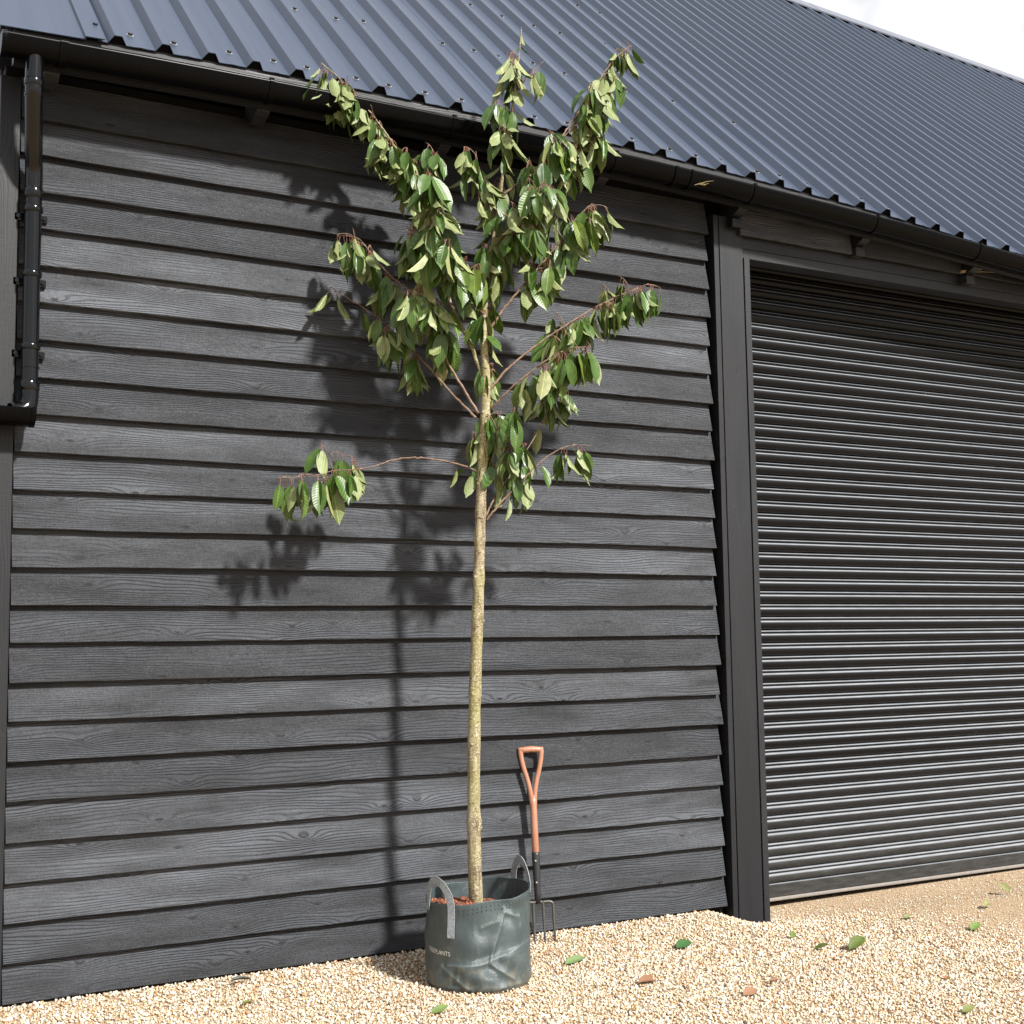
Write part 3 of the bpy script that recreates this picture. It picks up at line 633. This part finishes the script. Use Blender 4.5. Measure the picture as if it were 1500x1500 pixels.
LEAF = [leaf_mesh(i, L, wd, dr, fo, tw, wv) for i, (L, wd, dr, fo, tw, wv) in enumerate([
    (.124, .054, .45, .35, .1, .0012), (.134, .052, .6, .55, -.25, .0016), (.112, .048, .3, .25, .2, .001), (.126, .054, .75, .7, .3, .002), (.108, .044, .35, .85, -.2, .0015), (.130, .057, .25, .3, -.1, .001),
    (.116, .048, .9, .6, .4, .002), (.104, .042, .2, 1.0, .3, .0015), (.126, .046, .3, .9, -.4, .002), (.090, .040, .4, .4, .1, .001), (.136, .060, .35, .2, .15, .001), (.072, .030, .4, .6, .2, .001)])]
branch = {}; path_ = {}
for kx, (L, r0, _) in BR.items():
    p = spline(pts(L), 8 * len(L)); path_[kx] = p; n = len(p)
    jit = rng.normal(0, .0012, (n, 3)); jit[0] = 0
    rr = [max(.0014, r0 * (1 - .78 * (i / (n - 1)) ** .8)) * (1 + .05 * math.sin(i * 2.3)) for i in range(n)]
    mb = MB(TB); mb.tube([q + d for q, d in zip(p, jit)], rr, 8); branch[kx] = mb.build('branch', M['bark'] if r0 > .008 else M['twig'], tree, True)
branch['Z'] = trunk; path_['Z'] = tp
# leaves: (branch, from, to, count, pale share, size, outward spread)
LV = [('A', .26, .52, 22, .25, 1, .5), ('A', .50, .74, 30, .40, 1, .5), ('A', .72, .90, 22, .5, .95, .45), ('A', .97, 1, 4, .8, .7, .4), ('A', .87, .91, 2, .6, .6, .3),
      ('B', .36, .62, 15, .2, 1, .4), ('B', .62, .76, 3, .4, .9, .4), ('B', .93, 1, 4, .9, 1, .4), ('C', .30, .66, 20, .25, 1, .5), ('C', .66, .82, 9, .3, .95, .4), ('C', .85, 1, 9, .7, .9, .35),
      ('D', .25, .60, 18, .25, 1, .6), ('D', .6, 1, 18, .3, 1, .6), ('E', .38, .72, 20, .2, 1, .5), ('E', .72, 1, 16, .3, 1, .5), ('F', .40, .68, 15, .15, 1, .5), ('F', .68, 1, 22, .25, .95, .45),
      ('G', .30, .70, 13, .15, 1, .5), ('G', .7, 1, 11, .2, 1, .45), ('H', .25, .6, 6, .3, .8, .4), ('H', .72, 1, 6, .3, .9, .4), ('I', .22, .5, 7, .2, .9, .5), ('I', .55, 1, 9, .2, .85, .5),
      ('J', .06, .18, 3, .3, .8, .4), ('J', .58, .74, 6, .3, .9, .35), ('J', .74, 1, 10, .35, 1.1, .35), ('S', .3, 1, 5, .6, .95, .3), ('K', .10, .42, 24, .2, 1, .6), ('K', .40, .62, 16, .3, 1, .5), ('K', .64, .84, 8, .7, .95, .4), ('K', .86, 1, 6, .5, .8, .35),
      ('L', .3, 1, 5, .6, 1, .35), ('M', .2, 1, 26, .15, 1, .65), ('N', .3, 1, 9, .55, .95, .45), ('O', .2, 1, 14, .55, .95, .45), ('P', .2, 1, 8, .05, .95, .6), ('Q', .1, 1, 8, .1, .9, .55), ('R', .2, 1, 6, .25, .95, .4), ('T', .2, 1, 10, .3, 1, .5), ('U', .2, 1, 12, .25, 1, .5), ('V', .2, 1, 8, .35, .95, .5),
      ('Z', .455, .50, 6, .15, .95, .7), ('Z', .50, .56, 5, .15, .95, .7), ('W', .15, 1, 12, .15, 1, .55), ('X', .15, 1, 12, .3, 1, .5), ('Y', .2, 1, 8, .3, 1, .5), ('Z', .60, .68, 9, .1, 1, .8), ('Z', .66, .78, 18, .2, 1, .7), ('Z', .78, .88, 12, .35, 1, .6), ('Z', .90, .955, 8, .75, .95, .4), ('Z', .965, 1, 4, .6, .55, .35)]
leaves = []
view = Vector((-.35, -.9, .1)); shoots = {}
for kx, t0, t1, cnt, pale, size, spread in LV:
    p = path_[kx]; n = len(p); cnt = int(cnt * (1.0 if cnt < 5 else 2.6 if kx in 'ADEKMOZTUVCFX' else 2.1) + .5)
    def pt(P_, t):
        i = min(len(P_) - 2, int(t * (len(P_) - 1))); return P_[i] + (P_[i + 1] - P_[i]) * (t * (len(P_) - 1) - i), P_[i + 1] - P_[i]
    tw = []
    for q_ in range(max(0, round(cnt / 6.0)) if cnt > 5 else 0):
        b, tn = pt(p, t0 + (t1 - t0) * rng.random()); tn = tn / np.linalg.norm(tn); a = rng.uniform(0, 2 * math.pi)
        d = np.array([math.cos(a), math.sin(a) * .75, .25]) * .8 + tn * .6; d /= np.linalg.norm(d); L = rng.uniform(.05, .12) * size
        sp = [b + d * L * u + np.array([0, 0, .25 * L * u - .55 * L * u * u]) for u in np.linspace(0, 1, 6)]; tw.append(sp); shoots.setdefault(kx, []).append(sp)
    for c_ in range(cnt):
        if tw and rng.random() < .66:
            P_ = tw[int(rng.integers(0, len(tw)))]; q, tn = pt(P_, .35 + .65 * rng.random() ** .6)
        else: q, tn = pt(p, t0 + (t1 - t0) * rng.random())
        q = Vector(q); tan = Vector(tn).normalized(); tan.z *= .3
        a = rng.uniform(0, 2 * math.pi); outw = Vector((math.cos(a), math.sin(a) * .8, 0)); outw = (outw + tan * .5).normalized()
        d = (Vector((0, 0, -1)) * rng.uniform(.55, 1.3) + outw * rng.uniform(.15, 1.0) * spread * 1.15 + Vector(rng.normal(0, .12, 3))).normalized()
        nn = (outw * .9 + Vector((0, 0, .75)) + view * .8 + Vector(rng.normal(0, .45, 3))); s = size * rng.uniform(.92, 1.30)
        vi_ = int(rng.choice([0, 0, 1, 2, 3, 5, 5, 6, 9, 10, 10])) if size > .6 else int(rng.choice([9, 11]))
        if rng.random() < pale:
            nn = -nn + Vector((0, 0, .2))
            if size > .6: vi_ = int(rng.choice([4, 7, 8, 2, 5]))
        elif size > .6 and rng.random() < .25: vi_ = int(rng.choice([4, 7, 8]))
        nn = (nn - d * nn.dot(d)).normalized(); yv = nn.cross(d)
        leaves.append((kx, q, Matrix((d, yv, nn)).transposed(), s, vi_))
for kx, L in shoots.items():
    for sp in L:
        mb = MB(TB); mb.tube(sp, [.0022, .0020, .0018, .0016, .0014, .0010], 5); mb.build('twig', M['twig'], branch[kx], True)
print('leaves', len(leaves))
score = sorted(range(len(leaves)), key=lambda i: -(leaves[i][3] - (.25 if leaves[i][1].y > -.33 else 0) * .3 - .2 * max(0, leaves[i][1].y + .5)))
keep = set(score[:300]); rest = MB()
bv = []; bf = []; bm_ = []
for i, (kx, q, Mx, s, vi_) in enumerate(leaves):
    lm = Matrix.Translation(q - Vector(TB)) @ Mx.to_4x4() @ Matrix.Scale(s, 4)
    if i in keep:
        o = link('leaf', LEAF[vi_], branch[kx]); o.matrix_local = lm
    else:
        me = LEAF[vi_]; b = len(bv); bv += [tuple(lm @ v.co) for v in me.vertices]; bf += [tuple(b + k_ for k_ in p.vertices) for p in me.polygons]; bm_ += [p.material_index for p in me.polygons]
if bv:
    rest.v = bv; rest.f = bf; rest.mi = bm_; o = rest.build('inner_leaves', [M['leaf_top'], M['leaf_under'], M['petiole']], tree, True); o['kind'] = 'stuff'

# ------------------------------------------------------------------ garden fork leaning on the boards
FB = np.array((3.128, -.165, -.058)); FT = np.array((3.158, -.052, .853)); ax = FT - FB; FL = np.linalg.norm(ax); ax /= FL
fork = tag(empty('garden_fork', FB), 'garden fork with copper-brown wooden handle leaning against the boards', 'garden fork')
sd_ = np.array([.93, -.30, 0]); sd_ -= ax * (sd_ @ ax); sd_ /= np.linalg.norm(sd_); nf = np.cross(ax, sd_)      # nf points away from wall or toward
def FP(s, a, n=0.): return FB + ax * a + sd_ * s + nf * n
m = MB(FB); m.tube([FP(0, .425), FP(0, .43), FP(0, .55), FP(0, .65), FP(0, .685)], [.0135, .0165, .0165, .0160, .0150], 14); shaft = m.build('shaft', M['ash'], fork, True)
for s in (-1, 1):
    m = MB(FB); P_ = spline([FP(s * .005, .63), FP(s * .008, .68), FP(s * .018, .74), FP(s * .037, .81), FP(s * .047, .86), FP(s * .050, .905)], 18)
    m.tube(P_, [.0105, .0118, .0120, .0118, .0115, .0112] + [.0112] * 6 + [.0116] * 3 + [.0125] * 2 + [.010], 12); m.build('yoke_arm', M['ash'], fork, True)
m = MB(FB); m.tube([FP(-.058, .893), FP(-.054, .893), FP(-.03, .894), FP(0, .896), FP(.03, .894), FP(.054, .893), FP(.058, .893)], [.008, .0125, .0142, .0150, .0142, .0125, .008], 14); m.build('grip', M['ash'], fork, True)
m = MB(FB); m.tube([FP(0, .205), FP(0, .25), FP(0, .33), FP(0, .42), FP(0, .432)], [.0125, .0150, .0168, .0182, .0178], 14); sk = m.build('socket', M['forged'], fork, True)
m = MB(FB)
for a in (.30, .395): m.tube([FP(-.006, a, -.016), FP(-.006, a, -.022)], .004, 8); m.tube([FP(-.006, a, .016), FP(-.006, a, .022)], .004, 8)
m.build('rivets', M['washer'], sk)
for s in (-.069, -.023, .023, .069):
    m = MB(FB)
    P_ = spline([FP(s * .25, .212), FP(s * .8, .212, 0), FP(s, .198), FP(s, .14), FP(s * 1.03, .07), FP(s * 1.05, -.004, .0)], 22); m.tube(P_, [.0070] * 8 + [.0062] * 6 + [.0056] * 4 + [.0048, .004, .0028, .001], 10); m.build('tine', M['tine'], fork, True)

# ------------------------------------------------------------------ gravel
N0 = 260000
X = rng.uniform(.2, 7.9, N0); Y = rng.uniform(-3.0, .19, N0)
front = -.11 - (X - .84) * .634 - .55                              # a bit beyond what the photograph shows
ok = (Y > front) & (Y < np.where(X < 4.28, -.040, np.where(X < 4.56, -.07, .185)))
patch = sst(.25, .75, .5 + .5 * np.sin(X * 2.3 + 1.1 * np.sin(Y * 3.1)) * np.cos(Y * 2.7 - X * .9))
sand = sst(4.3, 5.3, X + .30 * Y + .3 * patch) * (1 - sst(.6, 1.7, -Y - .35 * (X - 5)) * .6)
ok &= rng.uniform(0, 1, N0) > sand * .82
ok &= np.hypot(X - BASE[0], Y - BASE[1]) > RB * .97
X, Y, sand = X[ok], Y[ok], sand[ok]
szm = np.clip(rng.lognormal(0, .33, len(X)), .5, 1.9) * (1 - .38 * sand)
P = np.stack([X, Y, gz(X, Y) + .0028 * szm + rng.uniform(-.001, .0035, len(X))], 1)
PAL = np.array([(.72, .64, .52), (.78, .73, .64), (.62, .49, .35), (.58, .41, .26), (.47, .28, .15), (.80, .76, .68), (.40, .30, .21), (.24, .20, .17), (.66, .52, .36)])
def gcol(N):
    i = rng.choice(len(PAL), N, p=[.20, .18, .17, .11, .06, .12, .05, .03, .08]); return np.clip(PAL[i] * rng.uniform(.66, .98, (N, 1)), 0, .78)
print('stones', len(X))
gr = chips(0, P, lambda N: szm[:, None] * np.clip(rng.normal([.0051, .0042, .0033], [.0009, .0008, .0006], (N, 3)), .0025, .02), gcol, 'gravel', M['gravel'], None)
tag(gr, 'pale golden crushed gravel spread in front of the barn', 'gravel', kind='stuff')

# fallen leaves
def leaf_mat(name, col, rough=.6): return simple(name, col, rough, .4, nscale=60, nstr=.3, colvar=.35)
def fallen(x, y, col, label, size, var, rz, tilt=.04, group=None):
    p = at_z(x, y, -.05); z = float(gz(np.array(p[0]), np.array(p[1]))) ; p = at_z(x, y, z + .010)
    src = LEAF[var].copy(); src.materials.clear(); mt = leaf_mat('fallen_leaf_' + label.split()[0], tuple(q_ * .62 for q_ in col))
    for _ in range(3): src.materials.append(mt)
    o = link('fallen_leaf', src, None, p); o.rotation_mode = 'QUATERNION'; o.rotation_quaternion = Quaternion(Vector((.87, -.49, 0)), rng.uniform(.35, .65)) @ Quaternion((0, 0, 1), rz); size *= 1.55; o.scale = (size,) * 3
    o.location.z = z + .005 - min((o.rotation_quaternion @ (v.co * size)).z for v in src.vertices)
    tag(o, label, 'leaf', group)
fallen(988, 1391, (.06, .16, .045), 'dark green fallen leaf lying alone between bag and door post', .62, 10, .4)
fallen(823, 1414, (.22, .32, .13), 'pale sage green fallen leaf beside the planting bag', .62, 5, .2)
fallen(930, 1443, (.30, .145, .075), 'reddish brown curled dead leaf on the gravel', .55, 3, .1)
fallen(1240, 1394, (.11, .15, .025), 'olive green curled leaf in front of the roller shutter', .72, 0, .3)
fallen(1222, 1391, (.13, .17, .035), 'dark crumpled green leaf touching an olive one', .45, 4, 2.6)
fallen(1162, 1377, (.17, .24, .05), 'small light green leaf on gravel in front of the door post', .36, 2, .9)
fallen(625, 1486, (.15, .22, .05), 'green leaf lying in front of the planting bag', .45, 2, .1)
fallen(348, 1474, (.14, .17, .04), 'dark olive leaf fragment on gravel below the weatherboards', .38, 4, .3)
fallen(1322, 1346, (.24, .31, .10), 'yellow-green leaf lying on bare sand by the shutter', .5, 9, .2)
fallen(1420, 1364, (.17, .26, .06), 'bright green leaf flat on the sandy ground', .5, 0, .3)
fallen(1440, 1331, (.33, .34, .12), 'yellowish flat leaf on sand close to the shutter', .55, 6, .4)
fallen(1480, 1309, (.36, .36, .15), 'pale straw-green leaf on sand against the shutter foot', .6, 5, 1.1)
fallen(1085, 1459, (.36, .19, .11), 'pinkish tan dead leaf flat on the gravel', .45, 10, .2)
fallen(1120, 1440, (.30, .16, .08), 'narrow rust brown dead leaf on the gravel', .42, 7, .1)
fallen(1384, 1436, (.38, .16, .06), 'small orange-brown dead leaf on pale gravel', .36, 9, .5)
fallen(1405, 1484, (.20, .22, .06), 'dull green leaf scrap on pale gravel', .42, 2, .1)
fallen(330, 1441, (.10, .10, .085), 'dark grey withered leaf near the wall foot', .5, 8, .1)
# dry straw caught at the eaves
def straw(p, q, n, label):
    p = np.array(p); q = np.array(q); m = MB(p)
    for i in range(n):
        a = p + rng.normal(0, .006, 3); b = q + rng.normal(0, .022, 3); m.tube([a, (a + b) / 2 + rng.normal(0, .008, 3), b], [.0014, .0012, .0005], 4)
    tag(m.build('straw', M['straw'], None, loc=p), label, 'straw')
straw(at(1408, 398, -.10), at(1462, 390, -.13), 6, 'dry straw of an old nest poking out by a rafter foot')
a = at(1022, 269, -.306); straw(a, at(1037, 270, -.309), 3, 'wisp of dry straw stuck on the gutter above the door post')
